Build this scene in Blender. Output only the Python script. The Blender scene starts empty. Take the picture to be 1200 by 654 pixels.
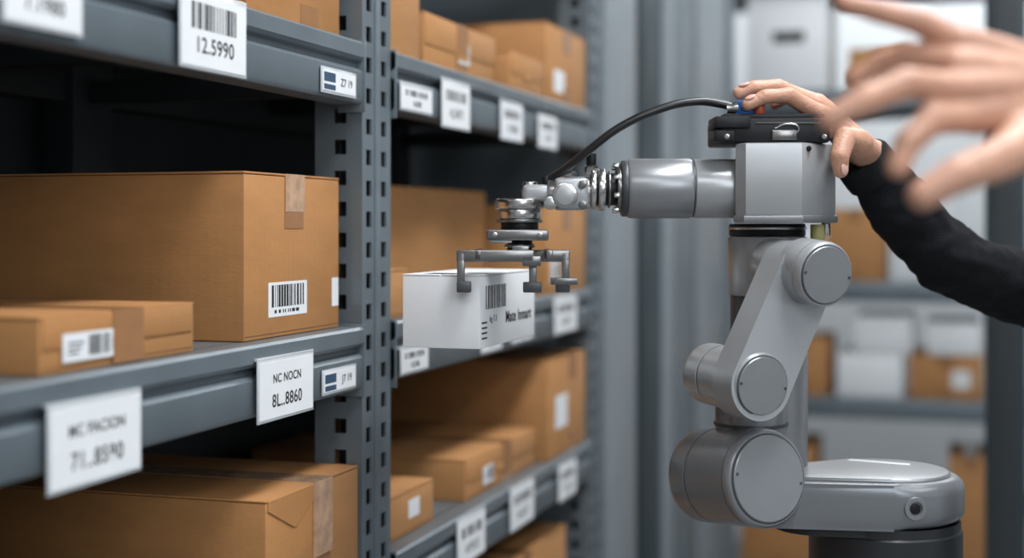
import bpy, bmesh, math, random
from mathutils import Vector, Matrix, noise
random.seed(7)
TH=math.radians(17.64); C,Sn=math.cos(TH),math.sin(TH); F=1666.7; CZ=1.35
def S(x,y,w):
    """unproject image pixel (x, y) at an assumed camera depth w -> world metres"""
    u=(x-600)/F*w
    return Vector((u*C-w*Sn, u*Sn+w*C, CZ-(y-265)/F*w))
def PB(u,w,z): return Vector((u*C-w*Sn, u*Sn+w*C, z))
RYAW=Matrix.Rotation(TH,4,'Z')
RX=Vector((C,Sn,0)); RY=Vector((-Sn,C,0)); RZ=Vector((0,0,1))
COL=bpy.context.scene.collection

# ---------------------------------------------------------------- materials
def mat(name,col,rough=0.5,metal=0.0,var=0.0,vscale=20,bump=0.0,bscale=200,stretch=(1,1,1),sss=0,spec=None,emit=0,coat=0,corr=False):
    m=bpy.data.materials.new(name); m.use_nodes=True
    nt=m.node_tree; b=nt.nodes['Principled BSDF']
    b.inputs['Base Color'].default_value=(*col,1); b.inputs['Roughness'].default_value=rough
    b.inputs['Metallic'].default_value=metal
    if spec is not None: b.inputs['Specular IOR Level'].default_value=spec
    if coat: b.inputs['Coat Weight'].default_value=coat
    if sss:
        b.inputs['Subsurface Weight'].default_value=sss
        b.inputs['Subsurface Radius'].default_value=(0.012,0.004,0.002)
        b.inputs['Subsurface Scale'].default_value=1.0
    if emit:
        b.inputs['Emission Color'].default_value=(*col,1); b.inputs['Emission Strength'].default_value=emit
    tc=nt.nodes.new('ShaderNodeTexCoord'); mp=nt.nodes.new('ShaderNodeMapping')
    nt.links.new(tc.outputs['Object'],mp.inputs['Vector']); mp.inputs['Scale'].default_value=stretch
    if var:
        n=nt.nodes.new('ShaderNodeTexNoise'); n.inputs['Scale'].default_value=vscale; n.inputs['Detail'].default_value=8 if corr else 5
        if corr: n.inputs['Roughness'].default_value=0.72
        nt.links.new(mp.outputs[0],n.inputs['Vector'])
        r=nt.nodes.new('ShaderNodeValToRGB')
        r.color_ramp.elements[0].position=0.3; r.color_ramp.elements[1].position=0.7
        r.color_ramp.elements[0].color=(*[c*(1-var) for c in col],1)
        r.color_ramp.elements[1].color=(*[min(1,c*(1+var)) for c in col],1)
        nt.links.new(n.outputs['Fac'],r.inputs['Fac']); nt.links.new(r.outputs['Color'],b.inputs['Base Color'])
        if emit: nt.links.new(r.outputs['Color'],b.inputs['Emission Color'])
    if bump:
        n2=nt.nodes.new('ShaderNodeTexNoise'); n2.inputs['Scale'].default_value=bscale; n2.inputs['Detail'].default_value=3
        nt.links.new(mp.outputs[0],n2.inputs['Vector'])
        bp=nt.nodes.new('ShaderNodeBump'); bp.inputs['Strength'].default_value=bump; bp.inputs['Distance'].default_value=0.002
        nt.links.new(n2.outputs['Fac'],bp.inputs['Height']); nt.links.new(bp.outputs[0],b.inputs['Normal'])
        if corr:   # corrugated flutes run vertically under the liner; soft dents
            m2=nt.nodes.new('ShaderNodeMapping'); m2.inputs['Scale'].default_value=(1,1,0); nt.links.new(tc.outputs['Object'],m2.inputs['Vector'])
            wv=nt.nodes.new('ShaderNodeTexWave'); wv.bands_direction='DIAGONAL'; wv.inputs['Scale'].default_value=55; wv.inputs['Distortion'].default_value=0.3
            nt.links.new(m2.outputs[0],wv.inputs['Vector'])
            b2=nt.nodes.new('ShaderNodeBump'); b2.inputs['Strength'].default_value=0.05; b2.inputs['Distance'].default_value=0.001
            nt.links.new(wv.outputs['Fac'],b2.inputs['Height']); nt.links.new(bp.outputs[0],b2.inputs['Normal'])
            n3=nt.nodes.new('ShaderNodeTexNoise'); n3.inputs['Scale'].default_value=11; nt.links.new(tc.outputs['Object'],n3.inputs['Vector'])
            b3=nt.nodes.new('ShaderNodeBump'); b3.inputs['Strength'].default_value=0.35; b3.inputs['Distance'].default_value=0.006
            nt.links.new(n3.outputs['Fac'],b3.inputs['Height']); nt.links.new(b2.outputs[0],b3.inputs['Normal']); nt.links.new(b3.outputs[0],b.inputs['Normal'])
    return m
M_CARD=mat('cardboard',(0.42,0.195,0.065),0.70,var=0.10,vscale=9,bump=0.12,bscale=120,stretch=(1,1,3),corr=True)
M_CARD2=mat('cardboard_pale',(0.45,0.215,0.076),0.70,var=0.10,vscale=9,bump=0.12,bscale=120,stretch=(1,1,3),corr=True)
M_CARDD=mat('cardboard_seam',(0.13,0.055,0.018),0.8)
M_TAPE=mat('brown_tape',(0.32,0.155,0.065),0.22,var=0.08,vscale=40)
M_TAPEC=mat('clear_tape',(0.50,0.31,0.19),0.12,var=0.25,vscale=60,bump=0.3,bscale=60,coat=0.6)
M_PAPER=mat('label_paper',(0.76,0.78,0.80),0.5,var=0.02,vscale=30)
M_INK=mat('black_ink',(0.015,0.015,0.018),0.5)
M_INKB=mat('blue_ink',(0.03,0.07,0.13),0.5)
M_RACK=mat('rack_paint',(0.150,0.183,0.206),0.32,metal=0.25,var=0.09,vscale=14,bump=0.05,bscale=300)
M_RACKD=mat('rack_dark_inside',(0.026,0.033,0.038),0.6,var=0.1,vscale=8)  # rack colour darkened to put the shade of the bays into it
M_SLOT=mat('slot_black',(0.006,0.007,0.008),0.8)
M_SLEEVE=mat('label_sleeve',(0.55,0.58,0.60),0.15,coat=0.5)
M_WHITE=mat('white_carton',(0.82,0.84,0.86),0.55,var=0.015,vscale=12,bump=0.05,bscale=200)
M_RG=mat('robot_grey_paint',(0.28,0.29,0.305),0.31,metal=0.45,var=0.05,vscale=14,bump=0.04,bscale=900)
M_RL=mat('robot_light_paint',(0.42,0.435,0.45),0.29,metal=0.35,var=0.05,vscale=14,bump=0.04,bscale=900)
M_RB=mat('robot_base_paint',(0.21,0.22,0.235),0.31,metal=0.4,var=0.05,vscale=14,bump=0.04,bscale=900)
M_RD=mat('robot_dark_paint',(0.070,0.075,0.082),0.4,metal=0.3,var=0.04,vscale=10)
M_BLK=mat('black_plastic',(0.009,0.010,0.012),0.45,var=0.1,vscale=30,spec=0.3)
M_BLKM=mat('pedestal_black',(0.020,0.022,0.025),0.42,var=0.1,vscale=12)
M_STEEL=mat('brushed_steel',(0.58,0.57,0.56),0.24,metal=1.0,var=0.08,vscale=60,stretch=(1,1,8))
M_GRIP=mat('gripper_anodised',(0.24,0.235,0.23),0.27,metal=0.9,var=0.08,vscale=50)
M_RUB=mat('cable_rubber',(0.012,0.012,0.013),0.35)
M_BLUE=mat('blue_connector',(0.02,0.12,0.42),0.35); M_RED=mat('orange_connector',(0.45,0.08,0.03),0.4)
M_YEL=mat('olive_connector',(0.35,0.32,0.12),0.4)
M_SKIN=mat('skin',(0.55,0.295,0.20),0.46,var=0.16,vscale=45,bump=0.5,bscale=260,sss=0.2)
M_NAIL=mat('fingernail',(0.68,0.40,0.33),0.25)
M_HAIR=mat('dark_hair',(0.03,0.02,0.014),0.6,var=0.3,vscale=120)
M_TROU=mat('dark_trousers',(0.02,0.025,0.035),0.8,var=0.2,vscale=60,bump=0.4,bscale=500)
M_SHOE=mat('black_shoe',(0.012,0.012,0.012),0.4)
M_CLOTH=mat('black_knit',(0.008,0.009,0.011),0.85,var=0.3,vscale=60,bump=0.6,bscale=700,spec=0.2)
M_FLOOR=mat('concrete_floor',(0.25,0.26,0.265),0.35,var=0.15,vscale=3,bump=0.1,bscale=60)
M_WALL=mat('wall_paint',(0.63,0.66,0.68),0.7,var=0.03,vscale=2,bump=0.05,bscale=100)
M_CEIL=mat('ceiling_paint',(0.20,0.21,0.22),0.8,var=0.05,vscale=2)
M_TEAL=mat('post_teal_grey',(0.028,0.046,0.056),0.4,var=0.08,vscale=6)
M_CAB=mat('cabinet_grey',(0.155,0.19,0.212),0.42,var=0.05,vscale=6)
M_CABL=mat('cabinet_light_grey',(0.25,0.285,0.31),0.42,var=0.05,vscale=6)
M_LAMP=mat('lamp_panel',(0.96,0.98,1.0),0.5,emit=3)
M_HOOD=mat('lamp_housing',(0.5,0.5,0.5),0.5)

# ---------------------------------------------------------------- mesh builder
class MB:
    def __init__(s): s.V=[]; s.Fc=[]; s.Mi=[]; s.mats=[]
    def mi(s,m):
        if m not in s.mats: s.mats.append(m)
        return s.mats.index(m)
    def add(s,tb,m,mx=None):
        i=s.mi(m)
        if mx is not None: bmesh.ops.transform(tb,matrix=mx,verts=tb.verts)
        bmesh.ops.recalc_face_normals(tb,faces=tb.faces)
        o=len(s.V); tb.verts.index_update()
        s.V.extend([v.co.copy() for v in tb.verts])
        for f in tb.faces: s.Fc.append([v.index+o for v in f.verts]); s.Mi.append(i)
        tb.free()
    def box(s,x0,x1,y0,y1,z0,z1,m,bev=0,mx=None,seg=2):
        if not bev:
            i=s.mi(m); o=len(s.V)
            vs=[Vector((x,y,z)) for x in (x0,x1) for y in (y0,y1) for z in (z0,z1)]
            if mx is not None: vs=[mx@v for v in vs]
            s.V.extend(vs)
            for f in ((0,1,3,2),(4,6,7,5),(0,4,5,1),(2,3,7,6),(0,2,6,4),(1,5,7,3)):
                s.Fc.append([o+a for a in f]); s.Mi.append(i)
            return
        tb=bmesh.new(); bmesh.ops.create_cube(tb,size=1)
        bmesh.ops.transform(tb,matrix=Matrix.Translation(((x0+x1)/2,(y0+y1)/2,(z0+z1)/2))@Matrix.Diagonal((x1-x0,y1-y0,z1-z0,1)),verts=tb.verts)
        bmesh.ops.bevel(tb,geom=list(tb.edges),offset=bev,segments=seg,affect='EDGES',profile=0.5)
        s.add(tb,m,mx)
    def lathe(s,p0,ax,prof,m,seg=48,sx=1):
        ax=Vector(ax).normalized(); q=Vector((0,0,1)).rotation_difference(ax).to_matrix().to_4x4()
        tb=bmesh.new(); rings=[]
        for t,r in prof:
            if r<1e-6: rings.append([tb.verts.new((0,0,t))])
            else: rings.append([tb.verts.new((r*math.cos(2*math.pi*k/seg)*sx,r*math.sin(2*math.pi*k/seg),t)) for k in range(seg)])
        for a,b in zip(rings,rings[1:]):
            if len(a)==1 and len(b)==1: continue
            for k in range(seg):
                k2=(k+1)%seg
                if len(a)==1: tb.faces.new((a[0],b[k],b[k2]))
                elif len(b)==1: tb.faces.new((a[k],b[0],a[k2]))
                else: tb.faces.new((a[k],b[k],b[k2],a[k2]))
        if len(rings[0])>1: tb.faces.new(rings[0])
        if len(rings[-1])>1: tb.faces.new(rings[-1])
        s.add(tb,m,Matrix.Translation(Vector(p0))@q)
    def cyl(s,p0,p1,r,m,bev=0.002,seg=48,r2=None):
        p0=Vector(p0);p1=Vector(p1);L=(p1-p0).length; r2=r if r2 is None else r2; b=min(bev,L*0.45,r*0.9,r2*0.9)
        pr=[(0,r-b),(b*0.3,r-b*0.3),(b,r),(L-b,r2),(L-b*0.3,r2-b*0.3),(L,r2-b)]
        s.lathe(p0,p1-p0,pr,m,seg)
    def prism(s,pts,mx,h0,h1,m,bev=0,seg=3):
        tb=bmesh.new(); lo=[tb.verts.new((x,y,h0)) for x,y in pts]; hi=[tb.verts.new((x,y,h1)) for x,y in pts]
        tb.faces.new(lo[::-1]); tb.faces.new(hi); n=len(pts)
        for k in range(n): tb.faces.new((lo[k],lo[(k+1)%n],hi[(k+1)%n],hi[k]))
        if bev:
            es=[e for e in tb.edges if abs(e.verts[0].co.z-e.verts[1].co.z)<1e-7]
            bmesh.ops.bevel(tb,geom=es,offset=bev,segments=seg,affect='EDGES',profile=0.5)
        s.add(tb,m,mx)
    def obj(s,name,parent=None,origin=(0,0,0),ang=35):
        o=Vector(origin)
        me=bpy.data.meshes.new(name); me.from_pydata([tuple(v-o) for v in s.V],[],s.Fc)
        me.polygons.foreach_set('material_index',s.Mi)
        bm=bmesh.new(); bm.from_mesh(me)
        for f in bm.faces: f.smooth=True
        for e in bm.edges:
            e.smooth = len(e.link_faces)==2 and e.calc_face_angle(3.0)<math.radians(ang)
        bm.to_mesh(me); bm.free()
        for m in s.mats: me.materials.append(m)
        ob=bpy.data.objects.new(name,me); COL.objects.link(ob); ob.location=o
        if parent: par(ob,parent)
        return ob
def par(ob,p):
    ob.parent=p; ob.matrix_parent_inverse=Matrix.Translation(p.location).inverted()
def empty(name,loc):
    e=bpy.data.objects.new(name,None); COL.objects.link(e); e.location=loc; e.empty_display_size=0.05; return e
def text(name,body,size,loc,rot,parent,m,off=0.0,sx=1):
    cu=bpy.data.curves.new(name,'FONT'); cu.body=body; cu.size=size; cu.align_x='CENTER'; cu.align_y='CENTER'; cu.offset=off
    cu.extrude=0.0001; cu.space_character=1.08
    o=bpy.data.objects.new(name,cu); COL.objects.link(o); o.location=loc; o.rotation_euler=rot; o.scale=(sx,1,1); cu.materials.append(m)
    o.parent=parent
    o.matrix_parent_inverse=Matrix.Identity(4)
    return o
FX=(math.pi/2,0,math.pi/2)

# ---------------------------------------------------------------- room
def room():
    b=MB(); b.box(-3.2,3.4,-3.2,7.2,-0.1,0,M_FLOOR); b.obj('floor')
    b=MB(); b.box(-3.2,3.4,-3.2,7.2,3.3,3.4,M_CEIL); b.obj('ceiling')
    b=MB(); b.box(-3.2,3.4,7.1,7.2,0,3.3,M_WALL); b.obj('wall_back')
    b=MB(); b.box(-3.2,3.4,-3.2,-3.1,0,3.3,M_WALL); b.obj('wall_front')
    b=MB(); b.box(-3.2,-3.1,-3.1,7.1,0,3.3,M_WALL); b.obj('wall_left')
    b=MB(); b.box(3.3,3.4,-3.1,7.1,0,3.3,M_WALL); b.obj('wall_right')
    b=MB(); b.box(-3.1,3.3,7.085,7.1,0,0.1,M_RACKD,0.003); b.obj('baseboard_back')
room()

# ---------------------------------------------------------------- left rack
XF=-0.70; XB=-1.16
LEV=[0.10,0.55,0.93,1.2275,1.5735,1.95]
UPR=[(0.50,0.59),(1.598,1.688),(2.70,2.79)]
def upright(b,x_front,y0,y1,ztop,m=M_RACK):
    t=0.003; W=y1-y0
    ys=[y0,y0+W*0.14,y0+W*0.32,y0+W*0.66,y0+W*0.84,y1]
    for i in (0,2,4): b.box(x_front-t,x_front,ys[i],ys[i+1],0,ztop,m)
    b.box(x_front,x_front+0.0015,y0+W*0.42,y0+W*0.56,0,ztop,m,0.0006)
    z=0.0; p=0.038
    while z<ztop-0.001:
        for i in (1,3): b.box(x_front-t,x_front,ys[i],ys[i+1],z,min(z+0.019,ztop),m)
        z+=p
    b.box(x_front-0.012,x_front-0.010,y0+0.004,y1-0.004,0,ztop,M_SLOT)  # black strip standing for the shade behind the slots
    for yy,sg in ((y0,1),(y1,-1)):
        a0,a1=sorted((yy,yy+sg*t))
        D=0.06
        b.box(x_front-D*0.35,x_front-t,a0,a1,0,ztop,m)
        b.box(x_front-D,x_front-D*0.62,a0,a1,0,ztop,m)
        z=0.012
        b.box(x_front-D*0.62,x_front-D*0.35,a0,a1,0,0.012,m)
        while z<ztop-0.001:
            b.box(x_front-D*0.62,x_front-D*0.35,a0,a1,z,min(z+0.020,ztop),m); z+=p
        a0,a1=sorted((yy,yy+sg*0.02)); b.box(x_front-D-t,x_front-D,a0,a1,0,ztop,m)
def rack_left():
    root=empty('shelving_rack',((XF+XB)/2,1.6,0))
    b=MB()
    for y0,y1 in UPR: upright(b,XF,y0,y1,2.3)
    b.obj('front_uprights',root,(XF,1.6,0))
    b=MB()
    for y0,y1 in UPR:
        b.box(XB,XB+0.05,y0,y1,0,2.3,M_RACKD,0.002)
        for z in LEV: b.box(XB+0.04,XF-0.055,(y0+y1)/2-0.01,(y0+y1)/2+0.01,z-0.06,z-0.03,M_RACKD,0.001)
        b.box(XF-0.09,XF+0.01,y0-0.01,y1+0.01,0,0.006,M_RACK,0.001)
    b.obj('rear_frames',root,(XB,1.6,0))
    b=MB()
    bays=[(0.593,1.595),(1.691,2.697)]
    pr=[( -0.03,0.0),(0.003,0.0),(0.006,-0.003),(0.006,-0.019),(0.003,-0.023),(-0.005,-0.025),(-0.005,-0.031),(0.001,-0.034),(0.004,-0.037),(0.004,-0.070),(0.001,-0.075),(-0.034,-0.075),(-0.034,-0.010),(-0.03,-0.006)]
    for y0,y1 in bays:
        for z in LEV:
            mx=Matrix(((1,0,0,XF),(0,0,1,0),(0,1,0,z),(0,0,0,1)))
            b.prism(pr,mx,y0,y1,M_RACK)
            b.box(XB,XF-0.028,y0,y1,z-0.006,z,M_RACK)
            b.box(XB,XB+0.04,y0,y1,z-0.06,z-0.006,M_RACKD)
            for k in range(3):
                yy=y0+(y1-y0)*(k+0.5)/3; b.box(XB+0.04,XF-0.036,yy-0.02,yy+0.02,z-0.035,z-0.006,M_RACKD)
            for ya,yb in ((y0,y0+0.004),(y1-0.004,y1)): b.box(XF-0.03,XF+0.0065,ya,yb,z-0.085,z+0.003,M_RACK,0.0008)
    b.obj('shelf_beams_and_decks',root,(XF,1.6,0))
    b=MB(); b.box(XB-0.012,XB-0.002,0.5,2.79,0,2.3,M_RACKD)  # dark sheet added to make the bay interiors read as shaded
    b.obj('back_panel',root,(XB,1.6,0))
rack_left()

# ---------------------------------------------------------------- cartons
def bars(b,y0,y1,z0,z1,x,m=M_INK,n=26,seed=1):
    rnd=random.Random(seed); y=y0; un=(y1-y0)/n/1.9
    while y<y1-un*2:
        w=un*rnd.choice([1,1,2,3]); b.box(x,x+0.00015,y,min(y+w,y1),z0,z1,m); y+=w+un*rnd.choice([1,1,2])
def carton(x_front,y0,y1,z0,depth,h,m=M_CARD,tape=None,labels=(),rot=0,lid=False,name='cardboard_box',seam='x',vt=None,tlen=0.045,vnotch=False):
    W=y1-y0; b=MB(); T=0.003
    xh=depth/2; yh=W/2
    b.box(-xh,xh,-yh,yh,0,h-T,m,0.0012)
    b.box(-xh+0.002,xh-0.002,-yh+0.002,yh-0.002,h-T-0.0005,h-T+0.0006,M_CARDD)
    b.box(-xh,xh+0.0005,-yh-0.0003,-0.0008,h-T+0.0006,h,m,0.001); b.box(-xh,xh+0.0005,0.0008,yh+0.0003,h-T+0.0006,h,m,0.001)
    b.box(xh-0.0002,xh+0.0003,-yh+0.002,yh-0.002,0.004,0.0048,M_CARDD)
    if lid:
        b.box(xh-0.001,xh+0.0016,-yh+0.004,yh-0.004,h*0.42,h-0.002,m,0.0008)
        b.box(xh+0.0002,xh+0.0022,-yh*0.16,yh*0.16,h*0.30,h*0.5,m,0.0008)
    if vnotch:
        mx=Matrix(((0,0,1,xh),(1,0,0,-yh),(0,1,0,h),(0,0,0,1)))
        b.prism([(0.004,-0.001),(W*0.62,-0.001),(W*0.30,-0.040),(W*0.27,-0.040),(0.004,-0.012)],mx,-0.0005,0.0014,m,0.0005,1)
    if tape is not None:
        tw=0.024; tm=vt or M_TAPE; c=tape*W/2
        b.box(-xh-0.0003,xh+0.0004,c-tw,c+tw,h,h+0.0003,tm)
        b.box(xh,xh+(0.0026 if (lid or vnotch) else 0.0009),c-tw,c+tw,h-tlen,h+0.0003,tm)
        b.box(-xh-0.0004,-xh,c-tw,c+tw,h-tlen,h+0.0003,tm)
        if vt is M_TAPEC:  # a second, wider worn strip of tape underneath
            b.box(xh,xh+0.0006,c-tw*1.05,c+tw*0.9,h-tlen*1.45,h-0.004,M_TAPE)
        else:
            b.box(xh,xh+0.0005,c-tw,c+tw,0.0,min(0.03,h*0.25),tm)
    for k,(ly0,ly1,lz0,lz1,kind) in enumerate(labels):
        xo=xh+(0.0017 if lid else 0)
        b.box(xo,xo+0.0003,ly0-yh,ly1-yh,lz0,lz1,M_INK if kind=='dark' else M_PAPER)
        if kind=='bar':
            w=ly1-ly0;hh=lz1-lz0
            bars(b,ly0-yh+w*0.08,ly1-yh-w*0.08,lz0+hh*0.28,lz1-hh*0.08,xo+0.0003,seed=k+int(y0*100))
            bars(b,ly0-yh+w*0.15,ly1-yh-w*0.15,lz0+hh*0.1,lz0+hh*0.2,xo+0.0003,n=14,seed=k+5)
        elif kind=='half':
            w=ly1-ly0;hh=lz1-lz0
            bars(b,ly0-yh+w*0.50,ly1-yh-w*0.06,lz0+hh*0.15,lz1-hh*0.12,xo+0.0003,n=16,seed=k)
            for q in range(3): b.box(xo+0.0003,xo+0.00045,ly0-yh+w*0.1,ly0-yh+w*(0.3+0.05*q),lz0+hh*(0.25+0.18*q),lz0+hh*(0.32+0.18*q),M_INK)
    o=b.obj(name); o.location=(x_front-xh,(y0+y1)/2,z0); o.rotation_euler=(0,0,rot)
    return o
e=0.0006
L2=LEV[2]+e; L3=LEV[3]+e; L4=LEV[4]+e; L1=LEV[1]+e; L0=LEV[0]+e
carton(-0.722,1.340,1.578,L3,0.40,0.180,tape=0.0,vt=M_TAPEC,labels=((0.055,0.150,0.022,0.060,'bar'),(0.218,0.236,0.026,0.06,'plain')),tlen=0.042)
carton(-0.715,0.982,1.225,L3,0.30,0.048,lid=True,tape=0.05,labels=((0.03,0.105,0.008,0.032,'half'),),tlen=0.047)
carton(-0.722,1.345,1.580,L4,0.36,0.20,tape=0.3)
carton(-0.76,0.62,0.86,L4,0.30,0.20)
carton(-0.702,1.350,1.590,L2,0.42,0.129,tape=0.15,vt=M_TAPEC,tlen=0.085,vnotch=True)
carton(-0.74,0.75,1.2,L2,0.36,0.08,tape=0)
carton(-0.722,1.700,1.846,L4,0.34,0.24,m=M_CARD2)
carton(-0.722,1.860,2.180,L4,0.30,0.078,m=M_CARD2,tape=0.0,lid=True,labels=((0.14,0.19,0.02,0.05,'plain'),))
carton(-0.705,2.200,2.398,L4,0.12,0.062,m=M_CARD2,lid=True)
carton(-0.706,2.420,2.690,L4,0.40,0.140,m=M_CARD2,tape=0.0,labels=((0.05,0.12,0.02,0.06,'plain'),))
carton(-0.722,1.705,1.800,L3,0.20,0.064,m=M_CARD2)
carton(-0.706,2.420,2.690,L3,0.42,0.160,m=M_CARD2,tape=0.0,labels=((0.03,0.09,0.02,0.06,'half'),))
carton(-0.80,1.86,2.36,L3,0.32,0.182)
carton(-0.706,2.430,2.690,L2,0.42,0.178,m=M_CARD2,tape=0.3,labels=((0.05,0.13,0.05,0.11,'plain'),))
carton(-0.722,2.036,2.405,L2,0.36,0.064,m=M_CARD2,lid=True,tape=0.1,labels=((0.08,0.13,0.012,0.04,'half'),))
carton(-0.722,1.705,1.900,L2,0.26,0.060,m=M_CARD2,labels=((0.1,0.14,0.02,0.045,'plain'),))
carton(-0.72,2.10,2.60,L1,0.36,0.235,m=M_CARD2,tape=0.0)
carton(-0.74,1.72,2.02,L1,0.34,0.16,tape=0.0)
carton(-0.73,0.70,1.15,L1,0.36,0.2,tape=0.0)
carton(-0.73,1.2,1.55,L1,0.36,0.24,tape=0.0)
carton(-0.73,0.70,1.5,L0,0.36,0.3,tape=0.0)
carton(-0.73,1.75,2.6,L0,0.36,0.3,tape=0.0)

# ---------------------------------------------------------------- shelf labels
def tag(y0,y1,z0,z1,l1=None,l2=None,barcode=False,off=0.010,tilt=0.0,stripe=False):
    w=y1-y0;h=z1-z0; b=MB()
    b.box(-0.0010,0.0006,-w/2,w/2,-h/2,h/2,M_SLEEVE,0.0003)
    b.box(0.0006,0.0012,-w/2+0.003,w/2-0.003,-h/2+0.003,h/2-0.003,M_PAPER)
    if off>0.007:
        b.box(-off+0.0065,0.0006,-w/2,w/2,h/2-0.0005,h/2+0.0025,M_SLEEVE,0.0004)
    if barcode: bars(b,-w*0.34,w*0.36,h*0.02,h*0.36,0.0012,seed=int(y0*1000))
    if stripe:
        b.box(0.0012,0.0014,-w*0.44,-w*0.12,-h*0.05,h*0.3,M_INKB)
        b.box(0.0012,0.0014,-w*0.44,-w*0.12,-h*0.35,-h*0.15,M_INKB)
    if l1=='bars':
        bars(b,-w*0.36,w*0.36,h*0.08,h*0.3,0.0012,n=18,seed=int(y0*977)); l1=None
    o=b.obj('shelf_label'); o.location=(XF+off,(y0+y1)/2,(z0+z1)/2); o.rotation_euler=(tilt,0,0)
    if l1: text('label_heading',l1,h*0.20,(0.0014,0,h*0.17),FX,o,M_INK,0.00015)
    if l2: text('label_number',l2,h*(0.29 if not stripe else 0.42),(0.0014,w*0.2 if stripe else 0,-h*0.19 if not stripe else 0),FX,o,M_INK,0.0002 if not stripe else 0.0001)
tag(0.959,1.093,1.136,1.206,'MC PACION','71..8590')
tag(1.309,1.440,1.146,1.211,'NC NOCN','8L..8860')
tag(1.471,1.564,1.157,1.186,None,'J7 19',stripe=True,off=0.0065)
tag(0.903,1.006,1.504,1.565,None,'7.1980')
tag(1.157,1.285,1.498,1.572,None,'12.5990',barcode=True)
tag(1.468,1.564,1.502,1.532,None,'Z7 19',stripe=True,off=0.0065)
for a,bb,z0,z1 in ((1.70,1.815,1.500,1.535),(1.852,1.970,1.488,1.555),(2.115,2.233,1.486,1.547),(2.322,2.438,1.484,1.541),
                 (1.70,1.800,1.157,1.192),(2.02,2.12,1.157,1.192),(2.17,2.29,1.16,1.192),(2.42,2.574,1.156,1.222),
                 (1.70,1.82,0.858,0.893),(1.916,2.04,0.858,0.925),(2.165,2.295,0.858,0.928),(2.45,2.57,0.853,0.918)):
    tag(a,bb,z0,z1,'bars','4.%04d'%random.randint(1000,9999),off=0.0085)

# ---------------------------------------------------------------- white carton held by gripper
def white_box():
    x1,x0,y0,y1,z0,z1=-0.513,-0.605,1.494,1.707,1.213,1.296
    b=MB(); dx=(x1-x0)/2;dy=(y1-y0)/2;h=z1-z0
    b.box(-dx,dx,-dy,dy,0,h-0.002,M_WHITE,0.0015)
    b.box(-dx,-0.0006,-dy,dy,h-0.0018,h,M_WHITE,0.0008); b.box(0.0006,dx,-dy,dy,h-0.0018,h,M_WHITE,0.0008)
    b.box(-dx*0.5,dx*0.3,-dy*0.95,-dy*0.60,h,h+0.0002,M_INK)
    bars(b,-dy*0.80,-dy*0.10,h*0.52,h*0.84,dx,seed=4,n=24)
    for q in range(4): b.box(dx,dx+0.00015,-dy*0.93,-dy*0.75,h*(0.12+0.07*q),h*(0.145+0.07*q),M_INK)
    o=b.obj('white_box'); o.location=((x0+x1)/2,(y0+y1)/2,z0)
    text('brand_print','Mate Inmart',0.019,(dx+0.0003,dy*0.36,h*0.36),FX,o,M_INK,0.0003)
    text('small_print','kg 7.3',0.010,(dx+0.0003,-dy*0.55,h*0.38),FX,o,M_INK)
white_box()

# ---------------------------------------------------------------- robot arm
rob=empty('robot_arm',S(1037,700,1.62)); rob.location.z=0
def k(px,w=1.6): return px*w/F
def rbox(b,x0,x1,y0,y1,w0,w1,m,bev=0.002,seg=2):
    c=S((x0+x1)/2,(y0+y1)/2,w0); hx=k(x1-x0,w0)/2; hz=k(y1-y0,w0)/2
    b.box(-hx,hx,0,w1-w0,-hz,hz,m,bev,Matrix.Translation(c)@RYAW,seg)
def vcyl(b,x,w,ya,yb,r,m,bev=0.002,seg=56,r2=None):
    b.cyl(S(x,yb,w),S(x,ya,w),r,m,bev,seg,r2)
pc=S(1037,265,1.62); ZP=1.020
b=MB()
b.lathe((pc.x,pc.y,0),(0,0,1),[(0,0.15),(0.015,0.15),(0.018,0.147),(0.018,0.09),(0.02,0.087),(ZP-0.012,0.085),(ZP-0.01,0.083),(ZP,0.083)],M_BLKM,64)
for a in range(8):
    t=a*math.pi/4; p=Vector((pc.x+0.125*math.cos(t),pc.y+0.125*math.sin(t),0.018)); b.cyl(p,p+Vector((0,0,0.008)),0.008,M_STEEL,0.001,6)
b.obj('pedestal',rob,(pc.x,pc.y,0))
def stadium(d,r0,r1,n=20):
    pts=[]; a=math.acos(max(-1,min(1,(r0-r1)/d)))
    for i in range(n+1):
        t=-a+2*a*i/n; pts.append((d+r1*math.cos(t),r1*math.sin(t)))
    for i in range(n+1):
        t=a+(2*math.pi-2*a)*i/n; pts.append((r0*math.cos(t),r0*math.sin(t)))
    return pts
sc=S(905,265,1.60); dv=(sc-pc); dv.z=0; D=dv.length; dv.normalize()
mx=Matrix.Translation((pc.x,pc.y,0))@Matrix(((dv.x,-dv.y,0,0),(dv.y,dv.x,0,0),(0,0,1,0),(0,0,0,1)))
b=MB()
b.prism(stadium(D,0.087,0.048),mx,ZP,ZP+0.050,M_RB,0.014,5)
b.prism(stadium(D-0.01,0.072,0.034),mx,ZP+0.047,ZP+0.054,M_RG,0.004,3)
b.prism(stadium(D*0.6,0.080,0.05),mx,ZP-0.010,ZP,M_BLKM,0.0)
b.obj('base_housing',rob,pc)
b=MB()
p=S(1030,556,1.66)
b.box(-0.036,0.036,-0.005,0.005,0,0.0012,M_PAPER,0.0004,Matrix.Translation((p.x,p.y,ZP+0.0537))@Matrix.Rotation(TH-0.5,4,'Z'))  # white strip on the housing top, a highlight put in as colour
q=S(1070,592,1.54)
nrm=(Vector((q.x,q.y,0))-Vector((pc.x,pc.y,0))).normalized(); q=Vector((pc.x,pc.y,ZP+0.025))+nrm*0.0855
b.lathe(q,nrm,[(0,0.013),(0.003,0.012),(0.003,0.008),(0.0005,0.007)],M_RG,24); b.cyl(q+nrm*0.0008,q+nrm*0.0025,0.006,M_BLK,0.0005,16)
b.obj('base_fittings_and_highlight',rob,q)
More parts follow.
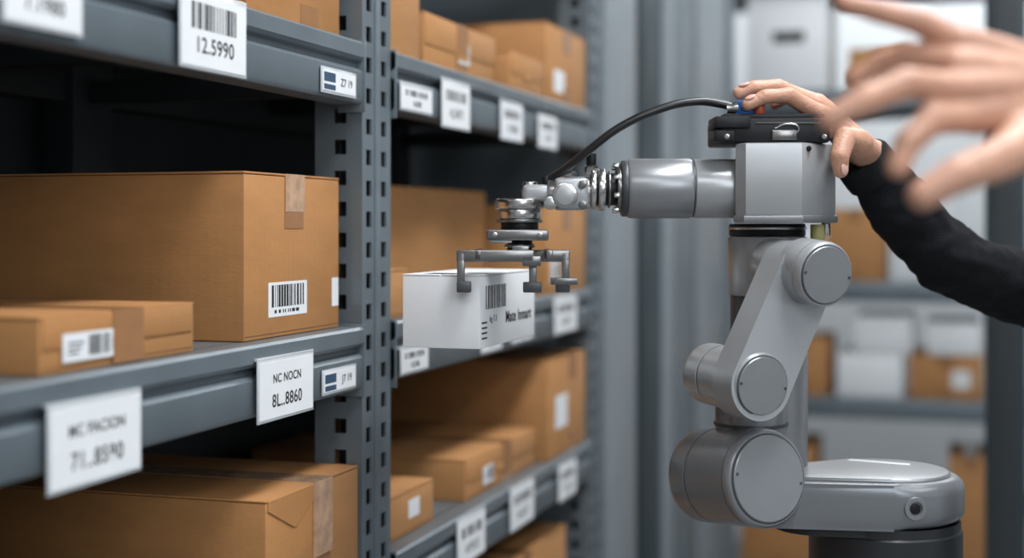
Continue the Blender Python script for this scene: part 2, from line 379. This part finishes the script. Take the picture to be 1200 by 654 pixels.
def joint(name,pf,pb,rf,rb,mats=(M_RG,M_RL)):
    pf=Vector(pf);pb=Vector(pb);ax=(pf-pb);L=ax.length;ax.normalize(); b=MB()
    b.lathe(pb,ax,[(0,rb*0.70),(0.001,rb*0.80),(0.003,rb*0.9),(0.007,rb*0.98),(0.012,rb),(L*0.30,rb),(L*0.30+0.0005,rb*0.94),(L*0.33,rb*0.94),(L*0.33+0.0005,rb),
                   (L*0.55,rb*0.6+rf*0.4),(L*0.62,rf),(L-0.012,rf),(L-0.0118,rf*0.965),(L-0.0102,rf*0.965),(L-0.010,rf),(L-0.006,rf),(L-0.002,rf*0.975),(L,rf*0.93)],mats[0],64)
    b.lathe(pb+ax*(L*0.30),ax,[(0,rb*0.945),(0.0001,rb*0.965),(L*0.03,rb*0.965),(L*0.03+0.0001,rb*0.945)],M_RD,64)
    b.lathe(pf,ax,[(-0.001,rf*0.905),(0.0006,rf*0.905),(0.0006,rf*0.86)],M_RD,64)
    b.lathe(pf,ax,[(-0.001,rf*0.87),(0.0018,rf*0.87),(0.0026,rf*0.85),(0.0026,0)],mats[1],64)
    b.lathe(pb,-ax,[(-0.001,rb*0.66),(0.002,rb*0.66),(0.003,rb*0.62),(0.003,0)],mats[1],48)
    q=Vector((0,0,1)).rotation_difference(ax).to_matrix()
    for i in range(2):
        t=i*math.pi+0.6; d=q@Vector((math.cos(t),math.sin(t),0)); p=pf+d*rf*0.80+ax*0.0026
        b.cyl(p-ax*0.001,p+ax*0.0006,0.0018,M_RD,0.0003,10)
    return b.obj(name,rob,pb)
joint('shoulder_joint',S(900,561,1.53),S(824,556,1.635),0.0535,0.0535,(M_RG,M_RG))
joint('elbow_joint',S(893,452,1.50),S(826,436,1.60),0.0355,0.034,(M_RL,M_RG))
joint('upper_joint',S(968,322,1.50),S(900,308,1.60),0.0350,0.029,(M_RL,M_RG))
pe=S(893,452,1.50);pu=S(968,322,1.50); n=(S(893,452,1.50)-S(830,443,1.595)).normalized(); d=(pu-pe); d=(d-n*d.dot(n)); Dl=d.length; d.normalize(); ee=n.cross(d)
mx=Matrix(((d.x,ee.x,n.x,pe.x),(d.y,ee.y,n.y,pe.y),(d.z,ee.z,n.z,pe.z),(0,0,0,1)))
b=MB()
b.prism(stadium(Dl,0.0375,0.0365,28),mx,-0.040,-0.001,M_RL,0.009,5)
b.prism(stadium(Dl,0.033,0.032,28),mx,-0.046,-0.039,M_RD,0.0)
b.obj('link_arm',rob,pe)
b=MB(); cx=899; cw=1.655
vcyl(b,cx,cw,277,346,0.0455,M_RL,0.002)
vcyl(b,cx,cw,262,277,0.0440,M_BLK,0.002)
vcyl(b,cx,cw,344,412,0.0425,M_RD,0.001)
vcyl(b,cx,cw,410,545,0.0465,M_RG,0.004)
vcyl(b,cx,cw,266,269,0.0455,M_STEEL,0.0005)
b.obj('column',rob,S(cx,545,cw))
b=MB()
b.cyl(S(880,505,1.60),S(880,470,1.60),0.040,M_RG,0.003); b.cyl(S(880,498,1.60),S(880,494,1.60),0.0415,M_RD,0.001)
b.obj('lower_neck',rob,S(880,505,1.6))
b=MB()
o=S(920,255,1.56)
def loc2(x,w):
    v=S(x,255,w)-o; return (v.dot(RX),v.dot(RY))
poly=[loc2(862,1.575),loc2(874,1.562),loc2(940,1.555),loc2(979,1.60),loc2(979,1.69),loc2(862,1.69)]
mxh=Matrix.Translation((o.x,o.y,0))@RYAW
b.prism(poly,mxh,S(0,253,1.56).z,S(0,167,1.56).z,M_RL,0.003,2)
poly2=[(x*1.04,y*1.0+(0.001 if y>0 else -0.002)) for x,y in poly]
b.prism(poly2,mxh,S(0,261,1.56).z,S(0,252,1.56).z,M_RG,0.002,2)
b.obj('head_housing',rob,o)
b=MB()
rbox(b,845,973,138,167,1.570,1.68,M_BLK,0.003)
rbox(b,838,880,136,150,1.565,1.62,M_BLK,0.002)
rbox(b,848,968,133,140,1.580,1.67,M_BLK,0.002)
rbox(b,838,862,152,166,1.567,1.60,M_BLK,0.002)
rbox(b,905,934,152,164,1.566,1.572,M_GRIP,0.001)
rbox(b,885,962,143,145,1.5685,1.571,M_RD,0.0003)
for xx in (852,966): b.cyl(S(xx,160,1.571),S(xx,160,1.5665),0.003,M_STEEL,0.0004,12)
c0=S(872,130,1.595)
b.cyl(S(872,136,1.595),S(872,119,1.595),0.011,M_BLUE,0.002,24)
b.cyl(S(890,134,1.59),S(890,122,1.59),0.006,M_RED,0.001,20)
b.lathe(S(872,126,1.595),S(858,127,1.595)-S(872,126,1.595),[(0,0.008),(0.010,0.008),(0.014,0.006),(0.02,0.0055)],M_STEEL,20)
b.obj('controller_unit',rob,c0)
b=MB()
for p0,p1,r,m in (((958,263,1.60),(958,281,1.60),0.008,M_YEL),((968,258,1.61),(968,276,1.61),0.005,M_STEEL)): b.cyl(S(*p1),S(*p0),r,m,0.001,20)
b.cyl(S(948,174,1.566),S(948,174,1.560),0.003,M_BLK,0.0003,12)
b.obj('head_fittings',rob,S(958,265,1.6))
aw=1.615; ay=221
b=MB()
def hseg(x0,x1,rpx,m,bev=0.002,y=ay,w=aw,seg=56): b.cyl(S(x0,y,w),S(x1,y,w),k(rpx,w),m,bev,seg)
hseg(812,884,34.5,M_RL,0.0015); hseg(734,811,35,M_RG,0.004); hseg(809,813,33,M_RD,0.0003)
hseg(727,737,33,M_RD,0.003); hseg(722,728,28,M_GRIP,0.001)
for i in range(8):
    t=i*math.pi/4+0.3; c=S(724,ay,aw)+RZ*k(28)*math.sin(t)+RY*k(28)*math.cos(t)
    b.cyl(c,c-RX*0.006,0.0028,M_STEEL,0.0004,8)
b.obj('upper_arm_tube',rob,S(800,ay,aw))
b=MB()
hseg(708,724,19,M_BLK,0.002,222); hseg(712,715,22,M_GRIP,0.001,222)
hseg(700,709,25,M_STEEL,0.002,222); hseg(692,698,23,M_STEEL,0.001,222); hseg(697,701,20,M_BLK,0.001,222)
b.obj('wrist_flange',rob,S(705,222,aw))
b=MB()
hseg(640,693,19,M_STEEL,0.004,226)
rbox(b,650,690,208,246,1.590,1.64,M_RL,0.005,3)
b.cyl(S(662,229,1.588),S(662,229,1.580),k(15),M_STEEL,0.0015); b.cyl(S(662,229,1.580),S(662,229,1.5785),k(11),M_RL,0.0005)
b.cyl(S(645,238,1.592),S(645,238,1.582),k(8),M_STEEL,0.001,24)
b.cyl(S(683,216,1.588),S(683,216,1.583),k(5),M_GRIP,0.0006,20); b.cyl(S(683,240,1.588),S(683,240,1.583),k(5),M_GRIP,0.0006,20)
rbox(b,612,652,216,236,1.600,1.640,M_RL,0.006,3)
b.cyl(S(640,218,1.61),S(640,207,1.61),k(6),M_BLK,0.001,20)
b.cyl(S(693,196,1.615),S(693,180,1.615),k(6),M_BLK,0.001,20); b.cyl(S(693,204,1.615),S(693,194,1.615),k(8),M_STEEL,0.001,6)
b.cyl(S(668,208,1.61),S(668,201,1.61),k(8),M_STEEL,0.001,6)
b.obj('wrist_block',rob,S(660,226,1.6))
gx=609; gw=1.62
b=MB()
def gd(ya,yb,rpx,m,bev=0.001,x=gx): vcyl(b,x,gw,ya,yb,k(rpx,gw),m,bev)
gd(213,236,9,M_STEEL,0.001,621); gd(221,226,11,M_GRIP,0.001,621)
gd(233,245,29,M_STEEL,0.002); gd(245,257,25,M_STEEL,0.002); gd(257,261,27,M_GRIP); gd(260,269,22,M_BLK)
gd(281,296,15,M_BLK); gd(286,290,18,M_GRIP)
b.obj('gripper_flange',rob,S(gx,245,gw))
b=MB()
rbox(b,570,643,269,282,1.585,1.655,M_GRIP,0.002)
rbox(b,574,600,280,285,1.59,1.65,M_STEEL,0.001)
for xx in (580,633): b.cyl(S(xx,275,1.586),S(xx,275,1.5835),0.003,M_STEEL,0.0004,12)
rbox(b,600,620,288,297,1.580,1.66,M_GRIP,0.001)
def jaw(x0,x1,w0,w1,fx):
    rbox(b,x0,x1,293,307,w0,w1,M_GRIP,0.0015)
    for xx,sgn in fx:
        rbox(b,xx-4.5,xx+4.5,296,340,w0,w0+0.014,M_GRIP,0.001)
        rbox(b,xx-(12 if sgn<0 else 5),xx+(5 if sgn<0 else 12),330,343,w0-0.001,w0+0.015,M_RD,0.0015)
jaw(535,626,1.562,1.578,((540,1),))
rbox(b,612,634,300,312,1.562,1.60,M_GRIP,0.001)
jaw(604,668,1.640,1.656,((663,-1),))
rbox(b,645,677,326,334,1.636,1.660,M_GRIP,0.001)
rbox(b,620,629,305,341,1.575,1.588,M_GRIP,0.001); rbox(b,613,635,331,343,1.573,1.590,M_RD,0.0015)
rbox(b,556,564,293,305,1.562,1.656,M_GRIP,0.001)
rbox(b,640,648,293,305,1.575,1.656,M_GRIP,0.001)
b.obj('gripper_jaws',rob,S(gx,290,gw))
def tube(name,pts,r,m,parent):
    cu=bpy.data.curves.new(name,'CURVE'); cu.dimensions='3D'; cu.bevel_depth=r; cu.bevel_resolution=6; cu.resolution_u=16; cu.use_fill_caps=True
    sp=cu.splines.new('BEZIER'); sp.bezier_points.add(len(pts)-1)
    for bp,p in zip(sp.bezier_points,pts): bp.co=p; bp.handle_left_type=bp.handle_right_type='AUTO'
    cu.materials.append(m); o=bpy.data.objects.new(name,cu); COL.objects.link(o); par(o,parent); return o
tube('cable',[S(864,127,1.595),S(845,122,1.595),S(815,119,1.59),S(770,129,1.585),S(725,150,1.585),S(690,176,1.59),S(662,198,1.60),S(642,211,1.61)],k(4.8),M_RUB,rob)
tube('cable_clip_wire',[S(908,150,1.566),S(922,145,1.564),S(936,150,1.564),S(930,158,1.565)],0.0010,M_STEEL,rob)

# ---------------------------------------------------------------- person reaching in from the right
person=empty('person',PB(0.98,1.62,0)); person.location.z=0
def capsule_bm(bm,p0,p1,r0,r1,seg=20):
    p0=Vector(p0);p1=Vector(p1);ax=p1-p0;L=max(ax.length,1e-6)
    q=Vector((0,0,1)).rotation_difference(ax.normalized()).to_matrix().to_4x4() if ax.length>1e-6 else Matrix.Identity(4)
    N=7; prof=[]; T=Matrix.Translation(p0)@q
    for i in range(N+1):
        t=-math.pi/2+ (math.pi/2)*i/N; prof.append((r0*math.sin(t),r0*math.cos(t)))
    for i in range(N+1):
        t=(math.pi/2)*i/N; prof.append((L+r1*math.sin(t),r1*math.cos(t)))
    rings=[]
    for t,r in prof:
        if r<1e-5: rings.append([bm.verts.new(T@Vector((0,0,t)))])
        else: rings.append([bm.verts.new(T@Vector((r*math.cos(2*math.pi*k_/seg),r*math.sin(2*math.pi*k_/seg),t))) for k_ in range(seg)])
    for a,b_ in zip(rings,rings[1:]):
        for i in range(seg):
            j=(i+1)%seg
            if len(a)==1: bm.faces.new((a[0],b_[j],b_[i]))
            elif len(b_)==1: bm.faces.new((a[i],a[j],b_[0]))
            else: bm.faces.new((a[i],a[j],b_[j],b_[i]))
def chain(bm,pts,rad):
    for i in range(len(pts)-1): capsule_bm(bm,pts[i],pts[i+1],rad[i],rad[i+1])
def blob(name,build,m,voxel,smooth,parent,disp=None):
    bm=bmesh.new(); build(bm); me=bpy.data.meshes.new(name+'_src'); bm.to_mesh(me); bm.free()
    o=bpy.data.objects.new(name,me); COL.objects.link(o)
    r=o.modifiers.new('r','REMESH'); r.mode='VOXEL'; r.voxel_size=voxel; r.use_smooth_shade=True
    s=o.modifiers.new('s','SMOOTH'); s.factor=0.5; s.iterations=smooth
    dg=bpy.context.evaluated_depsgraph_get(); me2=bpy.data.meshes.new_from_object(o.evaluated_get(dg)); me2.name=name
    o.modifiers.clear(); o.data=me2
    if disp:
        ns=[v.normal.copy() for v in me2.vertices]
        for v,nn in zip(me2.vertices,ns): v.co+=nn*disp(v.co)
    for p in me2.polygons: p.use_smooth=True
    me2.materials.clear(); me2.materials.append(m); par(o,parent); return o
def nail(b,c,along,up,w,l):
    along=Vector(along).normalized(); up=(Vector(up)-along*Vector(up).dot(along)).normalized(); sd=up.cross(along)
    tb=bmesh.new(); bmesh.ops.create_uvsphere(tb,u_segments=20,v_segments=12,radius=1)
    mx=Matrix(((along.x*l,sd.x*w,up.x*0.0022,c[0]),(along.y*l,sd.y*w,up.y*0.0022,c[1]),(along.z*l,sd.z*w,up.z*0.0022,c[2]),(0,0,0,1)))
    b.add(tb,M_NAIL,mx)
def hand(name,wrist,fore,knuck,fingers,thumb,rf,palm_r=0.0125,ts=1.0,voxel=0.0015):
    W=Vector(wrist)
    def build(bm):
        capsule_bm(bm,fore,W,0.027*ts,0.0235*ts)
        for i,(kp,f) in enumerate(zip(knuck,fingers)):
            kp=Vector(kp); mid=W.lerp(kp,0.5)
            wr=W+(kp-W)*0.05
            chain(bm,[wr,mid,kp],[0.019*ts,(palm_r+0.003)*ts,0.0118*ts])
            P=[kp]+[Vector(p) for p in f]; R=[r*ts for r in rf[i]]
            for j in range(len(P)-1):
                m_=P[j].lerp(P[j+1],0.5); rm=(R[j]+R[j+1])/2*0.94
                chain(bm,[P[j],m_,P[j+1]],[R[j],rm,R[j+1]])
        for a,c in zip(knuck,knuck[1:]):
            a=Vector(a);c=Vector(c)
            capsule_bm(bm,a.lerp(W,0.15),c.lerp(W,0.15),0.011*ts,0.011*ts); capsule_bm(bm,a.lerp(W,0.45),c.lerp(W,0.45),0.0145*ts,0.0145*ts)
        t=[Vector(p) for p in thumb]
        chain(bm,[W.lerp(t[0],0.3)]+t,[0.018*ts,0.0165*ts,0.0125*ts,0.0108*ts,0.0085*ts])
        capsule_bm(bm,t[0],Vector(knuck[0]).lerp(W,0.45),0.014*ts,0.012*ts)
        capsule_bm(bm,t[0].lerp(t[1],0.5),Vector(knuck[0]).lerp(W,0.35),0.010*ts,0.010*ts)
    return blob(name,build,M_SKIN,voxel,4,person)
RF=[[0.0110,0.0095,0.0084,0.0070],[0.0112,0.0097,0.0086,0.0072],[0.0108,0.0092,0.0081,0.0068],[0.0098,0.0082,0.0072,0.0060]]
w1=S(1020,186,1.655); f1=S(1060,236,1.68)
kn=[S(958,133,1.600),S(955,122,1.624),S(958,121,1.648),S(966,127,1.668)]
fg=[[S(924,112,1.588),S(897,113,1.582),S(876,123,1.580)],
    [S(911,102,1.613),S(883,103,1.608),S(866,109,1.606)],
    [S(916,104,1.645),S(892,108,1.645),S(878,117,1.645)],
    [S(938,112,1.674),S(920,116,1.678),S(908,123,1.680)]]
th=[S(1006,168,1.610),S(990,162,1.580),S(984,183,1.566),S(985,200,1.568)]
hand('right_hand',w1,f1,kn,fg,th,RF)
b=MB()
nail(b,S(879,114,1.578),fg[0][2]-fg[0][1],RZ-RY*0.3,0.0052,0.0065)
nail(b,S(872,99,1.604),fg[1][2]-fg[1][1],RZ-RY*0.2,0.0052,0.0065)
nail(b,S(990,198,1.561),th[3]-th[2],RX*0.8-RY,0.0060,0.0075)
b.obj('right_hand_nails',person,S(985,200,1.57))
w2=S(1268,108,0.985); f2=S(1420,150,1.05)
kn2=[S(1142,136,0.945),S(1126,106,0.945),S(1120,78,0.955),S(1128,52,0.97)]
fg2=[[S(1092,140,0.925),S(1064,168,0.915),S(1052,196,0.912)],
     [S(1062,98,0.925),S(1012,118,0.915),S(972,140,0.912)] ,
     [S(1066,66,0.975),S(1034,74,0.985),S(1004,92,0.99)],
     [S(1078,26,0.965),S(1030,14,0.962),S(988,2,0.96)]]
th2=[S(1215,160,0.945),S(1172,186,0.918),S(1122,206,0.905),S(1080,230,0.90)]
hand('left_hand',w2,f2,kn2,fg2,th2,RF,ts=1.13)
def folds(a):
    def f(p): return a*(noise.noise(Vector((p.x*22,p.y*22,p.z*30)))+0.5*noise.noise(Vector((p.x*60,p.y*60,p.z*70))))
    return f
shR=PB(0.93,1.80,1.46); shL=PB(0.92,1.42,1.46)
def body(bm):
    chain(bm,[S(1020,196,1.66),S(1060,250,1.68),S(1110,303,1.70),S(1160,326,1.73),S(1245,352,1.77),shR],[0.0315,0.0400,0.0425,0.0435,0.048,0.062])
    chain(bm,[S(1350,130,1.02),PB(0.645,1.12,1.373),shL],[0.036,0.046,0.062])
    nk=PB(0.95,1.61,1.50); chest=PB(0.98,1.61,1.33); waist=PB(1.0,1.61,1.10); hip=PB(1.0,1.61,0.96)
    chain(bm,[shR,nk,shL],[0.062,0.065,0.062])
    for dw in (-0.085,0.0,0.085):
        o=RY*dw; chain(bm,[nk+o*0.6-RZ*0.04,chest+o,waist+o*0.85,hip+o],[0.08,0.115,0.100,0.105])
    capsule_bm(bm,shR,chest+RY*0.09,0.06,0.10); capsule_bm(bm,shL,chest-RY*0.09,0.06,0.10)
    chain(bm,[nk,PB(0.945,1.61,1.555)],[0.065,0.058])
blob('jumper',body,M_CLOTH,0.0045,4,person,folds(0.005))
b=MB(); a0=S(1008,184,1.655); ad=(S(1060,250,1.68)-a0).normalized()
b.lathe(a0,ad,[(0,0.0285),(0.0,0.031),(0.004,0.0335),(0.022,0.0345),(0.03,0.034)],M_CLOTH,40); b.obj('right_cuff',person,a0)
def legs(bm):
    for s in (-1,1):
        h=PB(1.0,1.61+0.085*s,0.93); kk=PB(0.985,1.61+0.10*s,0.50); an=PB(1.02,1.61+0.11*s,0.09)
        chain(bm,[h,kk,an],[0.100,0.068,0.052])
    capsule_bm(bm,PB(1.0,1.53,0.95),PB(1.0,1.69,0.95),0.107,0.107)
blob('trousers',legs,M_TROU,0.008,4,person)
def shoes(bm):
    for s in (-1,1): chain(bm,[PB(1.06,1.61+0.11*s,0.045),PB(0.95,1.61+0.115*s,0.042),PB(0.86,1.61+0.12*s,0.034)],[0.045,0.045,0.034])
blob('shoes',shoes,M_SHOE,0.006,3,person)
def head(bm):
    chain(bm,[PB(0.95,1.61,1.52),PB(0.935,1.61,1.62)],[0.055,0.052])
    capsule_bm(bm,PB(0.955,1.61,1.73),PB(0.915,1.61,1.71),0.088,0.078)
    chain(bm,[PB(0.90,1.61,1.67),PB(0.875,1.61,1.635)],[0.062,0.032])
    chain(bm,[PB(0.838,1.61,1.715),PB(0.818,1.61,1.685)],[0.010,0.013])
    for s in (-1,1):
        capsule_bm(bm,PB(0.95,1.61+0.086*s,1.70),PB(0.945,1.61+0.088*s,1.675),0.016,0.011)
        capsule_bm(bm,PB(0.850,1.61+0.045*s,1.728),PB(0.845,1.61+0.015*s,1.730),0.010,0.010)
    capsule_bm(bm,PB(0.842,1.59,1.652),PB(0.842,1.63,1.652),0.009,0.009)
blob('head',head,M_SKIN,0.004,3,person)
def hair(bm):
    capsule_bm(bm,PB(0.975,1.61,1.745),PB(0.925,1.61,1.765),0.094,0.080); capsule_bm(bm,PB(0.99,1.61,1.74),PB(0.995,1.61,1.67),0.085,0.065)
blob('hair',hair,M_HAIR,0.005,3,person,folds(0.004))
b=MB()
for s in (-1,1):
    c=PB(0.846,1.61+0.031*s,1.712); b.lathe(c-RX*0.006,-RX,[(0,0.010),(0.006,0.008),(0.010,0.003),(0.0105,0)],M_PAPER,20); b.lathe(c-RX*0.0155,-RX,[(0,0.0045),(0.001,0.004),(0.0012,0)],M_INK,16)
b.obj('eyes',person,PB(0.846,1.61,1.712))

# ---------------------------------------------------------------- background
def cabinet():
    root=empty('steel_cabinet',(-0.95,3.7,0)); b=MB()
    b.box(-1.20,-0.72,2.86,4.5,0,2.6,M_CAB,0.004)
    for y0,y1,m,x in ((2.86,3.12,M_CABL,-0.70),(3.14,3.20,M_SLOT,-0.712),(3.20,3.42,M_TEAL,-0.705),(3.42,3.50,M_CABL,-0.69),(3.52,3.86,M_CAB,-0.705),(3.86,3.92,M_RACKD,-0.712),(3.92,4.40,M_CABL,-0.705),(4.42,4.5,M_CAB,-0.69)):
        b.box(-0.722,x,y0,y1,0.05,2.55,m,0.003)
    b.obj('cabinet_body',root,(-0.95,3.7,0))
cabinet()
def rack_back():
    root=empty('shelving_rack',(-0.2,5.3,0)); b=MB()
    for x0,x1 in ((-1.0,-0.93),(0.10,0.17),(1.3,1.37)):
        for y0,y1 in ((5.0,5.06),(5.5,5.56)): b.box(x0,x1,y0,y1,0,2.6,M_RACK,0.003)
    for z in (0.15,0.76,1.16,1.82,2.25):
        for x0,x1 in ((-0.93,0.10),(0.17,1.3)):
            b.box(x0,x1,5.0,5.03,z-0.07,z,M_RACK,0.003); b.box(x0,x1,5.53,5.56,z-0.07,z,M_RACK,0.003); b.box(x0,x1,5.03,5.53,z-0.015,z,M_RACK,0.0)
    b.obj('frame',root,(-0.2,5.3,0))
rack_back()
def bcarton(x0,x1,z,h,m,y=5.03,d=0.35,name='cardboard_box',labels=()):
    o=carton(0,0,x1-x0,0,d,h,m=m,tape=0.0 if m!=M_WHITE else None,name=name,vt=None,labels=labels)
    o.location=((x0+x1)/2,y+d/2,z+0.001); o.rotation_euler=(0,0,-math.pi/2); return o
WN='white_carton'
bcarton(-0.46,-0.26,1.16,0.25,M_CARD2); bcarton(-0.22,-0.02,1.16,0.20,M_WHITE,name=WN); bcarton(-0.21,-0.03,1.362,0.13,M_WHITE,name=WN)
bcarton(-0.70,-0.50,1.16,0.18,M_WHITE,name=WN)
bcarton(-0.42,-0.20,0.76,0.15,M_WHITE,name=WN); bcarton(-0.18,0.06,0.76,0.15,M_CARD2,labels=((0.14,0.20,0.04,0.10,'plain'),)); bcarton(-0.64,-0.45,0.76,0.20,M_CARD2)
bcarton(-0.36,-0.17,0.911,0.13,M_WHITE,name=WN)
bcarton(-0.12,0.05,0.912,0.11,M_WHITE,name=WN)
bcarton(-0.73,-0.45,1.82,0.40,M_WHITE,name=WN,labels=((0.09,0.20,0.17,0.21,'dark'),)); bcarton(-0.38,-0.18,1.82,0.14,M_CARD); bcarton(-0.14,0.04,1.82,0.20,M_WHITE,name=WN)
bcarton(0.25,0.7,0.76,0.25,M_CARD2); bcarton(0.25,0.6,1.16,0.3,M_WHITE,name=WN)
bcarton(-0.05,0.09,0.15,0.42,M_CARD2); bcarton(-0.75,-0.5,0.15,0.43,M_CARD2); bcarton(0.3,0.8,0.15,0.35,M_CARD)
bcarton(0.25,0.7,1.82,0.25,M_CARD2)
b=MB()
b.box(0.045,0.135,3.40,3.50,0,3.3,M_TEAL,0.004); b.box(0.02,0.16,3.37,3.53,0,0.012,M_RACK,0.002); b.box(0.06,0.12,3.392,3.40,0.2,3.1,M_RACKD,0.001)
b.obj('steel_post',None,(0.09,3.45,0))

# ---------------------------------------------------------------- lamps
def lamp(x,y,sx,sy,energy,z=3.2,col=(0.96,0.98,1.0)):
    b=MB(); b.box(-sx/2,sx/2,-sy/2,sy/2,0.02,0.08,M_HOOD,0.004); b.box(-sx/2+0.02,sx/2-0.02,-sy/2+0.02,sy/2-0.02,0.012,0.022,M_LAMP)
    o=b.obj('ceiling_light'); o.location=(x,y,z)
    l=bpy.data.lights.new('lamp_light','AREA'); l.shape='RECTANGLE'; l.size=sx-0.04; l.size_y=sy-0.04; l.energy=energy; l.color=col
    lo=bpy.data.objects.new('lamp_light',l); COL.objects.link(lo); lo.location=(0,0,0.005); lo.parent=o
lamp(0.35,1.5,0.5,2.0,62)
lamp(0.3,-1.5,1.6,1.2,19)  # panel added behind the camera as front fill
lamp(0.2,4.2,1.0,1.2,20)
lamp(0.0,6.3,2.4,0.5,50)
lamp(1.8,1.0,0.6,3.0,13)
l=bpy.data.lights.new('front_fill','AREA'); l.shape='RECTANGLE'; l.size=1.1; l.size_y=1.1; l.energy=22; l.color=(0.88,0.94,1)  # fill lamp added behind the camera; there is no window
lo=bpy.data.objects.new('front_fill',l); COL.objects.link(lo); lo.location=(1.3,-0.9,2.2)
lo.rotation_euler=(Vector((-0.4,1.7,1.2))-Vector((1.3,-0.9,2.2))).to_track_quat('-Z','Y').to_euler()
w=bpy.data.worlds.new('world'); bpy.context.scene.world=w; w.use_nodes=True
w.node_tree.nodes['Background'].inputs[0].default_value=(0.5,0.55,0.6,1); w.node_tree.nodes['Background'].inputs[1].default_value=0.2

# ---------------------------------------------------------------- camera
cam=bpy.data.cameras.new('camera'); co=bpy.data.objects.new('camera',cam); COL.objects.link(co)
cam.lens=50; cam.sensor_width=36; cam.shift_y=-62/1200; cam.clip_start=0.05
co.location=(0,0,CZ); co.rotation_euler=(math.pi/2,0,TH)
cam.dof.use_dof=True; cam.dof.focus_distance=1.56; cam.dof.aperture_fstop=2.0
bpy.context.scene.camera=co
bpy.context.scene.view_settings.view_transform='Standard'
bpy.context.scene.view_settings.look='None'
